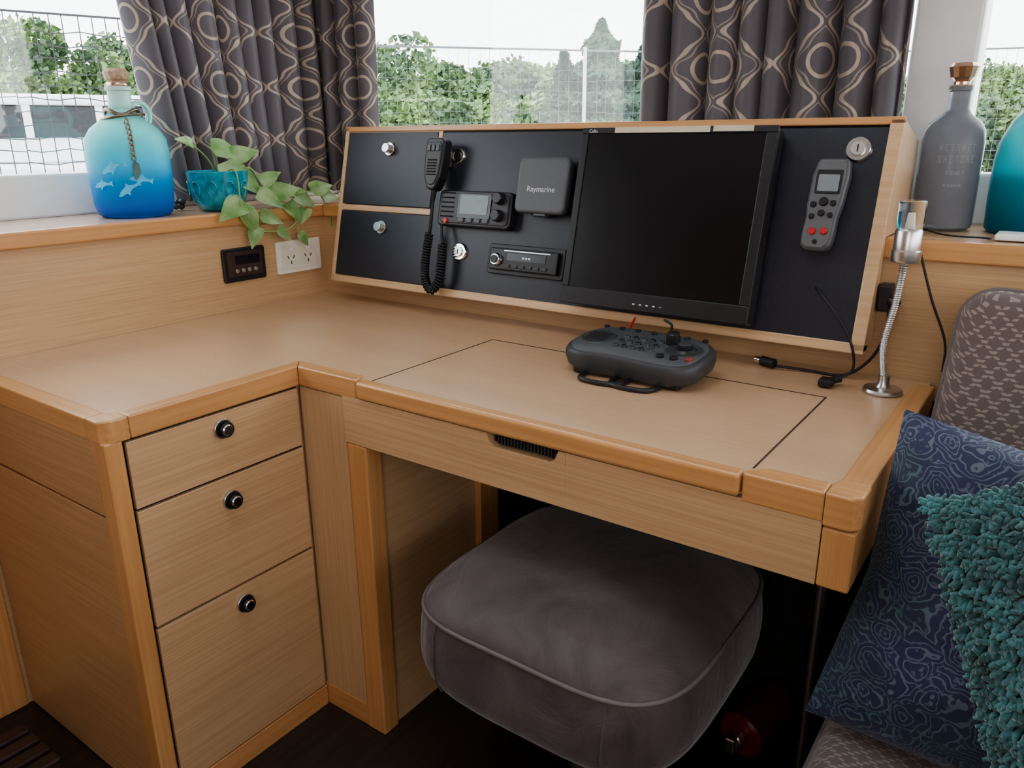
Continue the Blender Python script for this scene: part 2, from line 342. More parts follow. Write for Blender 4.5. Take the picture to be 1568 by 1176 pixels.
for k in range(turns*12+1):
    s=total*k/(turns*12); j=int(np.searchsorted(S,s)); j=min(max(j,1),len(hel)-1)
    f=(s-S[j-1])/max(1e-9,S[j]-S[j-1]); p=hel[j-1][0].lerp(hel[j][0],f); a=2*math.pi*k/12
    pts.append(p+(hel[j][2]*math.cos(a)+hel[j][3]*math.sin(a))*.0085)
tube('cord_coiled',pts,.0027,rub,mic,6,PM)
tube('cord_return',spline([(mx_+.036,.115,.028),(mx_+.028,.142,.026),(mx_+.022,.160,.020),(mx_+.022,.170,.004)]),.0033,rub,mic,8,PM)
# car stereo
ste=empty('radio_stereo')
sx,sv=par(.698,.096,.012)
plate('surround',sx,sv,.2,.066,.006,.001,.01,blackpl,ste,.002,PM); plate('face',sx,sv,.178,.048,.004,.009,.02,blackpl,ste,.003,PM)
cyl('volume_ring',(sx-.068,sv-.002,.018),(sx-.068,sv-.002,.03),.0145,chrome,ste,28,.0125,PM); cyl('volume_cap',(sx-.068,sv-.002,.029),(sx-.068,sv-.002,.0335),.009,blackpl,ste,24,None,PM)
box('display',sx-.04,sx+.06,sv-.002,sv+.014,.0195,.021,blackgl,ste,0,2,PM); box('cd_slot',sx-.05,sx+.07,sv+.0175,sv+.0195,.0195,.0205,steel,ste,0,2,PM)
for i in range(6): plate('preset_%d'%i,sx-.038+i*.019,sv-.014,.015,.007,.0015,.019,.0225,greypl2,ste,.0006,PM)
for i in range(3): box('lit_%d'%i,sx+.0+i*.008,sx+.005+i*.008,sv+.003,sv+.007,.021,.0214,simple('lit%d'%i,(.5,.75,.85),.4),ste,0,2,PM)
# remote
rem=empty('wireless_remote_control')
qx,qv=par(1.303,.241,.03); prof=[]
for s,w in ((.078,.020),(.074,.026),(.05,.030),(.0,.0285),(-.02,.0255),(-.05,.0265),(-.07,.0245),(-.077,.016)): prof.append((w,s))
poly=[(qx+w+s*.06,qv+s) for w,s in prof]+[(qx-w+s*.06,qv+s) for w,s in prof[::-1]]
prism('remote_body',poly,.006,.03,greypl,rem,'z',.006,PM,4)
poly2=[(qx+w*.82+s*.06,qv+s*.93) for w,s in prof]+[(qx-w*.82+s*.06,qv+s*.93) for w,s in prof[::-1]]
prism('remote_face',poly2,.029,.0325,simple('remote_face',(.125,.13,.135),.4),rem,'z',.001,PM)
plate('screen_bezel',qx+.003,qv+.038,.042,.040,.003,.0322,.034,blackpl,rem,.0005,PM); plate('screen',qx+.003,qv+.036,.034,.028,.002,.0338,.0345,lcd2,rem,0,PM)
for i,(a,b,m_,r) in enumerate(((0,.005,blackpl,.008),(-.016,.0,blackpl,.0055),(.016,.003,blackpl,.0055),(-.001,-.014,blackpl,.006),(-.016,-.02,blackpl,.005),(.014,-.017,blackpl,.005),(-.011,-.045,redm,.0065),(.008,-.044,redm,.0065),(-.004,-.062,blackpl,.004))):
    cyl('button_%d'%i,(qx+a,qv+b,.031),(qx+a,qv+b,.0365),r,m_,rem,20,r*.85,PM)
plate('wall_clip',qx,qv,.04,.08,.004,.001,.008,blackpl,rem,0,PM)
# ================================================================== wall fittings (left wall)
so=empty('power_socket'); LM=Matrix(((0,0,1,0.0),(1,0,0,0),(0,1,0,0),(0,0,0,1)))
plate('face_plate',-.099,.112,.144,.084,.005,0.0005,.009,cream,so,.002,LM)
plate('inner_plate',-.099,.112,.12,.062,.003,.008,.0105,simple('cream2',(.72,.68,.58),.35),so,.001,LM)
for i,y0 in enumerate((-.128,-.072)):
    for j,(a,b,r) in enumerate(((-.009,.0,.5),(.009,.0,-.5),(0,-.014,0))):
        plate('pin_%d_%d'%(i,j),y0+a,.112+b,.0025,.009,.0008,.0103,.011,darkgap,so,0,LM,r)
    plate('switch_%d'%i,y0,.132,.012,.009,.002,.010,.014,white,so,.001,LM)
ga=empty('digital_gauge_panel')
plate('bezel',-.268,.112,.122,.082,.006,0.0005,.008,blackpl,ga,.002,LM); plate('face',-.268,.114,.1,.06,.004,.007,.011,simple('gauge_face',(.05,.03,.025),.2),ga,.001,LM)
plate('display',-.262,.124,.07,.022,.002,.0108,.012,blackgl,ga,0,LM)
for i in range(4): cyl('key_%d'%i,(-.295+i*.018,.098,.0105),(-.295+i*.018,.098,.014),.005,steel,ga,16,None,LM)
# ================================================================== keypad controller
kc=empty('keypad_controller')
KM=Matrix.Translation((1.072,-.232,.020))@Matrix.Rotation(math.radians(-2),4,'Z')@Matrix.Rotation(math.radians(7),4,'X')
def bean(s=1,sy=1):
    pts=[]
    for i in range(64):
        a=2*math.pi*i/64; c,s_=math.cos(a),math.sin(a)
        x=.133*math.copysign(abs(c)**.62,c); y=.080*math.copysign(abs(s_)**.62,s_)
        if y<0: y+= .016*math.cos(x/.133*math.pi/2)**2
        pts.append((x*s,y*s*sy))
    return pts
def loftpoly(name,rings,mat,parent,M):
    v=[];f=[];n=len(rings[0][0])
    for poly,z in rings: v+=[(p[0],p[1],z) for p in poly]
    for j in range(len(rings)-1):
        for i in range(n): f.append((j*n+i,j*n+(i+1)%n,(j+1)*n+(i+1)%n,(j+1)*n+i))
    f.append(tuple(range(n))[::-1]); m=(len(rings)-1)*n; f.append(tuple(range(m,m+n)))
    o=mk(name,v,f,mat,parent,True,0,2,M); mm=o.modifiers.new('e','EDGE_SPLIT'); mm.split_angle=math.radians(50); return o
loftpoly('case',[(bean(.9),-.006),(bean(.97),.002),(bean(1.0),.016),(bean(.99),.026),(bean(.965),.031),(bean(.93),.033)],greypl2,kc,KM)
loftpoly('face',[(bean(.91),.032),(bean(.905),.0345),(bean(.89),.0355)],greypl,kc,KM)
for sgn in (-1,1):
    cyl('pad_%d'%sgn,(sgn*.085,.005,.035),(sgn*.085,.005,.0375),.034,greypl2,kc,32,.032,KM)
for i in range(5): box('grille_%d'%i,-.105,-.065,-.012+i*.008,-.009+i*.008,.0372,.0385,darkgap,kc,0,2,KM)
for r in range(3):
    for c in range(5): cyl('key_%d_%d'%(r,c),(-.036+c*.017,-.02+r*.022,.035),(-.036+c*.017,-.02+r*.022,.0395),.0062,blackpl if (r+c)%2 else greypl2,kc,16,.0052,KM)
for i in range(7): cyl('top_key_%d'%i,(-.1+i*.033,.06,.034),(-.1+i*.033,.06,.0385),.0055,blackpl,kc,14,None,KM)
cyl('rotary_knob',(.052,.03,.034),(.052,.03,.056),.013,blackpl,kc,24,.0115,KM)
cyl('joystick_base',(.086,.006,.036),(.086,.006,.041),.021,blackpl,kc,24,.017,KM); cyl('joystick',(.086,.006,.04),(.086,.006,.05),.009,greypl2,kc,20,.011,KM)
for i,(a,b) in enumerate(((.085,-.035),(.11,-.03),(.06,-.035))): cyl('side_key_%d'%i,(a,b,.034),(a,b,.04),.007,simple('keyred%d'%i,(.25,.06,.05),.5) if i==1 else blackpl,kc,16,None,KM)
for sgn in (-1,1):
    tube('stand_loop_%d'%sgn,spline([(1.072+sgn*.03-.045,-.27,.006),(1.072+sgn*.03-.035,-.325,.005),(1.072+sgn*.03+.03,-.325,.005),(1.072+sgn*.03+.045,-.27,.006)]),.0045,blackpl,kc)
for sgn in (-1,1):
    box('foot_%d'%sgn,1.072+sgn*.09-.012,1.072+sgn*.09+.012,-.2,-.17,.0015,.03,blackpl,kc,.003); box('front_foot_%d'%sgn,1.072+sgn*.09-.012,1.072+sgn*.09+.012,-.29,-.27,.0015,.015,blackpl,kc,.003)
uc=empty('usb_lead')
tube('white_plug',[(.985,-.105,.040),(.985,-.122,.012)],.006,white,uc); tube('red_lead',spline([(.985,-.104,.042),(.99,-.105,.055),(.998,-.106,.07)]),.0022,redm,uc)
tube('black_lead',spline([(1.087,-.14,.056),(1.08,-.118,.068),(1.062,-.112,.075)]),.0022,rub,uc)
# ================================================================== gooseneck lamp
la=empty('gooseneck_reading_lamp'); lx,ly=1.45,-.10
lathe('base',[(.03,.001),(.031,.004),(.029,.008),(.012,.010),(.009,.016),(.009,.03)],(lx,ly,.0),steel,la)
c0=spline([(lx,ly,.02),(lx-.008,ly,.08),(lx+.001,ly,.15),(lx+.006,ly,.222)],20)
def ribbed(name,path,r,mat,parent):
    P=path; L=len(P); dense=[]
    for i in range(L-1):
        for k in range(2): dense.append(P[i].lerp(P[i+1],k/2))
    dense.append(P[-1]); v=[];f=[];seg=14
    for i,p in enumerate(dense):
        rr=r*(1.0 if i%2 else .75)
        for k in range(seg): a=2*math.pi*k/seg; v.append((p.x+rr*math.cos(a),p.y+rr*math.sin(a),p.z))
    for i in range(len(dense)-1):
        for k in range(seg): f.append((i*seg+k,i*seg+(k+1)%seg,(i+1)*seg+(k+1)%seg,(i+1)*seg+k))
    mk(name,v,f,mat,parent,False)
ribbed('gooseneck',c0,.0062,steel,la)
lathe('head',[(.01,0),(.021,.003),(.022,.006),(.022,.02),(.020,.022),(.020,.05),(.018,.054)],(lx+.006,ly,.213),steel,la)
clear=simple('clear_acrylic',(.9,.92,.93),.04,0,.01,trans=1.0,ior=1.3)
lathe('acrylic_diffuser',[(.018,0),(.0195,.002),(.0195,.041),(.017,.043)],(lx+.006,ly,.267),clear,la)
cyl('bulb',(lx+.006,ly,.268),(lx+.006,ly,.292),.006,cream,la,16,.004)
# cables
pc=empty('charger_cable')
w=lambda x,v,h: tuple(PM@Vector((x,v,h)))
tube('lead',spline([w(1.315,.10,.003),w(1.33,.09,.02),w(1.37,.05,.04),w(1.395,.01,.035),(1.40,-.10,.03),(1.375,-.115,.01)]),.0023,rub,pc)
box('plug',1.355,1.378,-.135,-.108,.002,.015,rub,pc,.003); cyl('plug_neck',(1.37,-.11,.009),(1.384,-.10,.012),.006,rub,pc)
pc2=empty('power_lead'); tube('lead',spline([(1.425,-.02,.14),(1.435,-.045,.10),(1.42,-.05,.045),(1.38,-.055,.007),(1.32,-.055,.0045),(1.265,-.07,.008)]),.0026,rub,pc2)
cyl('plug',(1.262,-.07,.011),(1.235,-.06,.011),.009,rub,pc2,20); cyl('tip',(1.235,-.06,.011),(1.222,-.056,.011),.006,chrome,pc2,16)
box('socket_block',1.411,1.432,-.035,-.001,.12,.165,blackpl,pc2,.003); cyl('side_plug',(1.43,-.03,.14),(1.445,-.035,.135),.008,blackpl,pc2)
pc3=empty('phone_charging_lead'); tube('lead',spline([(1.44,.13,SH+.004),(1.49,.05,SH+.004),(1.55,.04,SH+.004),(1.553,.02,SH+.005)]),.0015,rub,pc3)
tube('lead_down',spline([(1.455,.0,SH+.005),(1.46,-.02,.235),(1.49,-.02,.15),(1.52,-.02,.08),(1.525,-.03,.03)]),.002,rub,pc3)
ph=empty('white_charger_box'); box('body',1.56,1.64,.03,.09,SH+.002,SH+.012,white,ph,.003,3)
# ================================================================== CURTAINS
def curtmat():
    m,nt,b=newmat('curtain_ogee_fabric'); setp(b,rough=.5,sheen=.15)
    uv=N(nt,'ShaderNodeUVMap'); sp=N(nt,'ShaderNodeSeparateXYZ'); nt.links.new(uv.outputs[0],sp.inputs[0])
    def M_(op,a,b_=None,c=None):
        n=N(nt,'ShaderNodeMath',operation=op)
        for i,v in enumerate((a,b_,c)):
            if v is None: continue
            if isinstance(v,(int,float)): n.inputs[i].default_value=v
            else: nt.links.new(v,n.inputs[i])
        return n.outputs[0]
    U=M_('DIVIDE',sp.outputs[0],.112); V=M_('DIVIDE',sp.outputs[1],.135)
    a=M_('ABSOLUTE',M_('SUBTRACT',M_('FRACT',U),.5))
    cosv=M_('COSINE',M_('MULTIPLY',V,2*math.pi)); cos3=M_('COSINE',M_('MULTIPLY',V,6*math.pi))
    t=M_('ADD',M_('ADD',M_('MULTIPLY',cosv,.175),M_('MULTIPLY',cos3,.035)),.27)
    l1=M_('LESS_THAN',M_('ABSOLUTE',M_('SUBTRACT',a,t)),.027)
    t2=M_('SUBTRACT',t,.085)
    l2=M_('LESS_THAN',M_('ABSOLUTE',M_('SUBTRACT',a,t2)),.014)
    fv=M_('MULTIPLY',M_('SUBTRACT',M_('FRACT',M_('ADD',V,.5)),.5),.95)
    d=M_('SQRT',M_('ADD',M_('MULTIPLY',a,a),M_('MULTIPLY',fv,fv))); l3=M_('LESS_THAN',M_('ABSOLUTE',M_('SUBTRACT',d,.2)),.025)
    mask=M_('MAXIMUM',M_('MAXIMUM',l1,l3),M_('MULTIPLY',l2,.6))
    tc=N(nt,'ShaderNodeTexCoord'); no=N(nt,'ShaderNodeTexNoise'); no.inputs['Scale'].default_value=9
    nt.links.new(tc.outputs['Object'],no.inputs['Vector'])
    rr=N(nt,'ShaderNodeValToRGB'); rr.color_ramp.elements[0].color=(.078,.068,.080,1); rr.color_ramp.elements[1].color=(.11,.098,.112,1); nt.links.new(no.outputs['Fac'],rr.inputs['Fac'])
    mx=N(nt,'ShaderNodeMix',data_type='RGBA'); nt.links.new(mask,mx.inputs[0]); nt.links.new(rr.outputs[0],mx.inputs[6]); mx.inputs[7].default_value=(.38,.305,.235,1)
    nt.links.new(mx.outputs[2],b.inputs['Base Color'])
    r2=M_('SUBTRACT',.55,M_('MULTIPLY',mask,.2)); nt.links.new(r2,b.inputs['Roughness'])
    bp=N(nt,'ShaderNodeBump'); bp.inputs['Strength'].default_value=.3; bp.inputs['Distance'].default_value=.001; nt.links.new(mask,bp.inputs['Height']); nt.links.new(bp.outputs['Normal'],b.inputs['Normal'])
    return m
cm=curtmat()
def curtain(name,path,z0,z1,wl=.078,amp=.026,seed=1,flare=0):
    P=[Vector((*p,0)) for p in path]
    segs=[(P[i+1]-P[i]).length for i in range(len(P)-1)]; Ltot=sum(segs)
    n=int(Ltot/.003); nz=50
    ph=0; phs=[]
    for i in range(n+1):
        s=i/n*Ltot; phs.append(ph); ph+=2*math.pi*(Ltot/n)/(wl*(1+.28*math.sin(s*23+seed)+.15*math.sin(s*57)))
    def at(s):
        for i,l in enumerate(segs):
            if s<=l or i==len(segs)-1:
                d=(P[i+1]-P[i]).normalized(); return P[i]+d*min(s,l),Vector((-d.y,d.x,0))
            s-=l
    base=[at(i/n*Ltot) for i in range(n+1)]; k=10
    nor=[sum((base[min(n,max(0,i+j))][1] for j in range(-k,k+1)),Vector()).normalized() for i in range(n+1)]
    pos=[sum((base[min(n,max(0,i+j))][0] for j in range(-k,k+1)),Vector())/(2*k+1) if k<=i<=n-k else base[i][0] for i in range(n+1)]
    v=[];arc=0;prev=None;U=[]
    for i in range(n+1):
        q=pos[i]+nor[i]*amp*math.sin(phs[i])
        if prev is not None: arc+=(q-prev).length
        prev=q; U.append(arc)
    for j in range(nz+1):
        z=z0+(z1-z0)*j/nz; tz_=j/nz
        for i in range(n+1):
            s=i/n
            A=amp*(1.0+.25*math.sin(s*9+tz_*3)-.2*tz_); sh=phs[i]+.5*math.sin(tz_*2.2+s*5)
            w_=math.sin(sh)+.18*math.sin(2*sh+1)
            q=pos[i]+nor[i]*A*w_
            tdir=Vector((nor[i].y,-nor[i].x,0))
            q=q+tdir*(.015*math.cos(sh)+ flare*(1-tz_)*(-1)*(1-s))
            v.append((q.x,q.y,z+ (.004*math.sin(phs[i]) if j==0 else 0)))
    f=[(j*(n+1)+i,j*(n+1)+i+1,(j+1)*(n+1)+i+1,(j+1)*(n+1)+i) for j in range(nz) for i in range(n)]
    o=mk(name,v,f,cm,None,True)
    uvl=o.data.uv_layers.new(name='UVMap')
    for lp in o.data.loops:
        vi=lp.vertex_index; j,i=divmod(vi,n+1); uvl.data[lp.index].uv=(U[i],z0+(z1-z0)*j/nz)
    return o
curtain('curtain',[(-.195,-.41),(-.195,.205),(.008,.205)],.262,.95,wl=.066,seed=3,amp=.029,flare=-.08)
curtain('curtain',[(.815,.218),(1.37,.218)],.25,.95,wl=.068,seed=5,amp=.030)
# ================================================================== BOTTLES
def gradglass(name,stops,rough=.35,trans=.55,x=0):
    m,nt,b=newmat(name); setp(b,rough=rough,trans=trans,ior=1.3)
    tc=N(nt,'ShaderNodeTexCoord'); sp=N(nt,'ShaderNodeSeparateXYZ'); nt.links.new(tc.outputs['Object'],sp.inputs[0])
    mr=N(nt,'ShaderNodeMapRange'); mr.inputs[1].default_value=SH; mr.inputs[2].default_value=SH+.33; nt.links.new(sp.outputs[2],mr.inputs[0])
    r=N(nt,'ShaderNodeValToRGB'); e=r.color_ramp.elements
    e[0].position=stops[0][0]; e[0].color=(*stops[0][1],1); e[1].position=stops[-1][0]; e[1].color=(*stops[-1][1],1)
    for p,c in stops[1:-1]: q=e.new(p); q.color=(*c,1)
    nt.links.new(mr.outputs[0],r.inputs[0]); nt.links.new(r.outputs[0],b.inputs['Base Color']); return m
bg=gradglass('blue_frosted_glass',[(0,(.0,.04,.22)),(.06,(.01,.15,.6)),(.22,(.01,.32,.72)),(.42,(.06,.58,.70)),(.62,(.25,.72,.64)),(.85,(.6,.75,.7))],.4,.4)
cork=simple('cork',(.42,.3,.2),.6,0,.3,120,.3); copper=simple('copper_ring',(.62,.42,.32),.25,1)
bo=empty('blue_glass_bottle'); bc=(-.106,-.462,SH+.001)
lathe('bottle',[(.07,0),(.078,.005),(.084,.025),(.087,.08),(.087,.14),(.084,.168),(.070,.190),(.048,.207),(.033,.217),(.027,.228),(.024,.245),(.023,.268),(.027,.270),(.027,.277),(.021,.279)],bc,bg,bo,56)
lathe('stopper',[(.017,0),(.018,.010),(.024,.014),(.027,.028),(.02,.036)],(bc[0],bc[1],bc[2]+.279),cork,bo,12,None,False); lathe('stopper_band',[(.021,0),(.0225,.002),(.0225,.007),(.021,.009)],(bc[0],bc[1],bc[2]+.277),copper,bo,28)
tube('handle',[(bc[0],bc[1]+.042+.023*math.cos(t),bc[2]+.218+.028*math.sin(t)) for t in [math.radians(x) for x in range(-70,205,12)]],.0058,bg,bo,10)
def onb(th,z,r=.090): return (bc[0]+r*math.cos(th),bc[1]+r*math.sin(th),bc[2]+z)
thc=math.radians(-28)
lk=simple('tarnished_metal',(.25,.2,.15),.4,1)
tube('neck_wrap',[(bc[0]+.034*math.cos(a),bc[1]+.034*math.sin(a),bc[2]+.224+.006*math.sin(3*a)) for a in [2*math.pi*i/30 for i in range(30)]],.004,lk,bo,6,closed=True)
tube('neck_wrap_2',[(bc[0]+.045*math.cos(a),bc[1]+.045*math.sin(a),bc[2]+.213+.007*math.sin(a+1)) for a in [2*math.pi*i/30 for i in range(30)]],.003,lk,bo,6,closed=True)
for i in range(8):
    zz=.203-i*.0105; rr=[.058,.070,.080,.086,.0885,.0895,.0895,.0895][i]
    p=onb(thc+.1,zz,rr); tube('drop_link_%d'%i,[(p[0],p[1]+.0045*math.cos(a),p[2]+.007*math.sin(a)) for a in [2*math.pi*k/12 for k in range(12)]],.0018,lk,bo,6,closed=True)
mk('pendant',[onb(thc+.1+a*.8,.105+b*.9,.0915) for a,b in [(.0,.02),(.12,.012),(.14,-.006),(.05,-.02),(-.03,-.026),(-.08,-.008),(-.07,.01)]],[(0,1,2,3,4,5,6)],simple('pendant_metal',(.06,.10,.09),.3,.6),bo)
pale=simple('etched_glass',(.09,.50,.78),.7)
dol=[(-.5,0),(-.3,.14),(-.05,.2),(.02,.32),(.1,.19),(.3,.1),(.42,.12),(.55,.2),(.5,.06),(.52,-.08),(.38,.0),(.15,.0),(0,-.06),(-.08,-.18),(-.14,-.05),(-.4,-.05)]
for i,(t0,z0,s,rt) in enumerate(((-.6,.105,.06,.3),(.0,.08,.05,-.2),(-.3,.06,.055,.5),(-.95,.07,.05,.1))):
    c,s_=math.cos(rt),math.sin(rt); vv=[onb(thc+t0+.2+(c*x-s_*y)*s/.09,z0+(s_*x+c*y)*s,.0880) for x,y in dol]
    mk('etched_dolphin_%d'%i,vv,[tuple(range(len(dol)))],pale,bo)
gg=simple('smoky_grey_glass',(.33,.345,.38),.2,0,.05,trans=.6,ior=1.2)
gb=empty('grey_glass_bottle'); gc=(1.462,.175,SH+.003)
lathe('bottle',[(.044,0),(.049,.004),(.050,.018),(.050,.15),(.048,.168),(.04,.182),(.023,.195),(.0175,.204),(.017,.232),(.019,.234),(.019,.241),(.015,.242)],gc,gg,gb,48)
lathe('stopper',[(.013,0),(.013,.006),(.020,.013),(.024,.030),(.020,.036)],(gc[0],gc[1],gc[2]+.242),copper,gb,14,None,False); lathe('stopper_band',[(.0175,0),(.018,.001),(.018,.006),(.0175,.007)],(gc[0],gc[1],gc[2]+.236),cork,gb,24)
ltm=simple('etched_letter',(.27,.285,.31),.6)
for r_,(nl,hg) in enumerate(((7,.011),(7,.012),(5,.006),(5,.004))):
    for k in range(nl):
        a=math.radians(-72+(k-(nl-1)/2)*(10 if r_<2 else 7)); p=(gc[0]+.0504*math.cos(a),gc[1]+.0504*math.sin(a),gc[2]+.135-r_*.02)
        tx_=Vector((-math.sin(a),math.cos(a),0)); kind=(k*3+r_)%4; w_=.0026
        bars={0:[(-1,0,-.5,1),(.5,0,1,1),(-.5,.42,.5,.56)],1:[(-1,0,-.5,1),(-.5,0,1,.14),(-.5,.86,1,1),(.5,.14,1,.86)],2:[(-.25,0,.25,1),(-1,.86,1,1)],3:[(-1,0,-.5,1),(-.5,0,1,.14),(-.5,.43,.7,.57),(-.5,.86,1,1)]}[kind]
        vs=[];fs=[]
        for (x0,z0,x1,z1) in bars:
            i0=len(vs); vs+=[Vector(p)+tx_*x*w_+Vector((0,0,z*hg)) for x,z in ((x0,z0),(x1,z0),(x1,z1),(x0,z1))]; fs.append((i0,i0+1,i0+2,i0+3))
        mk('etched_letter_%d_%d'%(r_,k),vs,fs,ltm,gb)
tb=empty('teal_glass_bottle'); tc_=(1.605,.19,SH+.001)
lathe('bottle',[(.07,0),(.076,.006),(.078,.06),(.078,.12),(.074,.15),(.06,.185),(.04,.21),(.026,.225),(.025,.26),(.028,.262),(.028,.27),(.02,.272)],tc_,gradglass('teal_frosted',[(0,(.01,.12,.2)),(.3,(.01,.33,.42)),(.6,(.08,.5,.5)),(.8,(.3,.7,.65))],.35,.45),tb,48)
lathe('cork_stopper',[(.018,0),(.02,.02),(.027,.024),(.027,.045)],(tc_[0],tc_[1],tc_[2]+.272),cork,tb,24)
mk('fish_charm',[(1.572+a,.113+b,SH+.17+c) for a,b,c in ((0,0,0),(.012,-.004,.006),(.024,-.006,.0),(.032,-.004,.008),(.032,-.004,-.008),(.012,-.004,-.007))],[(0,1,2,5),(2,3,4)],simple('orange_enamel',(.6,.15,.03),.35),tb)
# ================================================================== POT + POTHOS
pl=empty('potted_pothos_plant'); pcn=(-.062,-.268,SH+.001)
potm=simple('turquoise_glaze',(.01,.27,.36),.2,0,.35,60,.1,coat=.4)
lathe('pot',[(.043,0),(.049,.003),(.061,.020),(.068,.045),(.071,.073),(.073,.091),(.070,.093),(.066,.089),(.062,.080)],pcn,potm,pl,44)
lathe('soil',[(.061,0),(.058,.002)],(pcn[0],pcn[1],pcn[2]+.078),simple('soil',(.03,.02,.012),.95,0,.5,200,.5),pl,24)
for k in range(9):
    a=math.radians(-150+k*34)
    pts_=[]
    for t in range(10):
        q=2*math.pi*t/10; da=.16*math.cos(q); dz=.017*math.sin(q); zz=.053+dz; rr=.0655+ (zz-.045)*.12+.0035
        pts_.append((pcn[0]+rr*math.cos(a+da),pcn[1]+rr*math.sin(a+da),pcn[2]+zz))
    tube('scallop_%d'%k,pts_,.0018,potm,pl,6,closed=True)
lm,nt,b=newmat('pothos_leaf'); setp(b,rough=.35,sub=.0); tc=N(nt,'ShaderNodeTexCoord'); no=N(nt,'ShaderNodeTexNoise'); no.inputs['Scale'].default_value=22; no.inputs['Detail'].default_value=3
nt.links.new(tc.outputs['Object'],no.inputs[0]); r=N(nt,'ShaderNodeValToRGB'); r.color_ramp.elements[0].position=.35; r.color_ramp.elements[0].color=(.19,.38,.12,1); r.color_ramp.elements[1].position=.7; r.color_ramp.elements[1].color=(.50,.65,.34,1)
nt.links.new(no.outputs['Fac'],r.inputs[0]); nt.links.new(r.outputs[0],b.inputs['Base Color'])
tl=N(nt,'ShaderNodeBsdfTranslucent'); nt.links.new(r.outputs[0],tl.inputs[0]); ms=N(nt,'ShaderNodeMixShader'); ms.inputs[0].default_value=.4
nt.links.new(b.outputs[0],ms.inputs[1]); nt.links.new(tl.outputs[0],ms.inputs[2]); nt.links.new(ms.outputs[0],nt.nodes['Material Output'].inputs[0])
stem=simple('stem_green',(.25,.38,.12),.5)
def leaf(i,p,d,nrm,L):
    p=Vector(p);d=Vector(d).normalized(); nrm=Vector(nrm); nrm=(nrm-d*nrm.dot(d)).normalized(); s=d.cross(nrm)
    v=[];f=[];n=10
    for k in range(n+1):
        t=k/n; wdt=.34*L*(math.sin(math.pi*min(1,t**.62))**.85)*(1.1-.35*t) if 0<t<1 else 0.001
        back=-.10*L*math.sin(math.pi*min(1,t*3)) if t<.34 else 0
        cen=p+d*(L*t)-nrm*(L*.22*t*t)
        for j in (-1,-.5,0,.5,1):
            v.append(cen+s*(wdt*j)+nrm*(abs(j)*wdt*.28)+d*(back*abs(j)))
    for k in range(n):
        for j in range(4): f.append((k*5+j,k*5+j+1,(k+1)*5+j+1,(k+1)*5+j))
    mk('leaf_%d'%i,v,f,lm,pl,True)
leaves=[((-.07,-.32,.395),(.1,-.7,.3),.045),((-.05,-.285,.385),(.2,.9,-.1),.085),((-.04,-.245,.36),(.3,.9,.35),.08),((-.03,-.265,.355),(.5,.2,-.8),.09),
((-.02,-.25,.33),(.4,.7,-.6),.085),((0,-.19,.30),(.3,.7,.5),.06),((.01,-.175,.270),(.3,.9,.3),.085),((.012,-.13,.25),(.6,.2,-.6),.06),
((.02,-.11,.27),(.2,.8,-.35),.075),((.03,-.06,.275),(.2,.9,.3),.07),((.03,-.03,.265),(.2,.9,-.1),.06),((.016,-.255,.26),(.3,-.95,-.25),.095),((.018,-.26,.245),(.3,.3,-.9),.07),((.02,-.22,.225),(.3,.8,-.2),.065),((.02,-.22,.28),(.6,.6,-.4),.07),((.03,-.08,.235),(.3,-.6,-.6),.05),
((.026,-.235,.20),(.2,-.5,-.8),.055),((.032,-.18,.19),(.2,.7,-.5),.05),((.034,-.115,.175),(.2,.5,-.7),.045)]
for i,(p,d,L) in enumerate(leaves):
    leaf(i,p,d,(.75,-.35,.65),L)
for i,c in enumerate([[pcn[:2]+(.315,),(-.06,-.29,.36),(-.07,-.32,.395)],[pcn[:2]+(.315,),(-.05,-.28,.36),(-.05,-.285,.385)],[pcn[:2]+(.315,),(-.045,-.255,.34),(-.04,-.245,.36)],
  [pcn[:2]+(.315,),(-.005,-.22,.34),(.008,-.19,.295),(.012,-.13,.25),(.022,-.10,.27),(.03,-.06,.275),(.03,-.03,.265)],
  [pcn[:2]+(.315,),(.012,-.27,.335),(.024,-.27,.24),(.025,-.24,.195),(.03,-.19,.185),(.035,-.14,.19),(.03,-.08,.235)],[(.022,-.14,.25),(.03,-.12,.21),(.035,-.115,.17)],[(.03,-.03,.265),(.035,-.01,.22),(.04,-.01,.18)]]):
    tube('stem_%d'%i,spline(c,8),.0019,stem,pl,6)
pb=empty('pebble_pile')
pcol=[simple('peb%d'%i,c,.4) for i,c in enumerate([(.05,.045,.05),(.12,.11,.12),(.2,.18,.17),(.03,.03,.035)])]
for i in range(10):
    p=(-.145+(i%2)*.012,-.352+(i%5)*.007-(.004 if i>4 else 0),SH+.009+.012*(i//5)); r0=.006+.004*random.random()
    lathe('pebble_%d'%i,[(r0*.3,-r0*.8),(r0*.85,-r0*.4),(r0,0),(r0*.8,r0*.45),(r0*.3,r0*.75)],p,random.choice(pcol),pb,10)
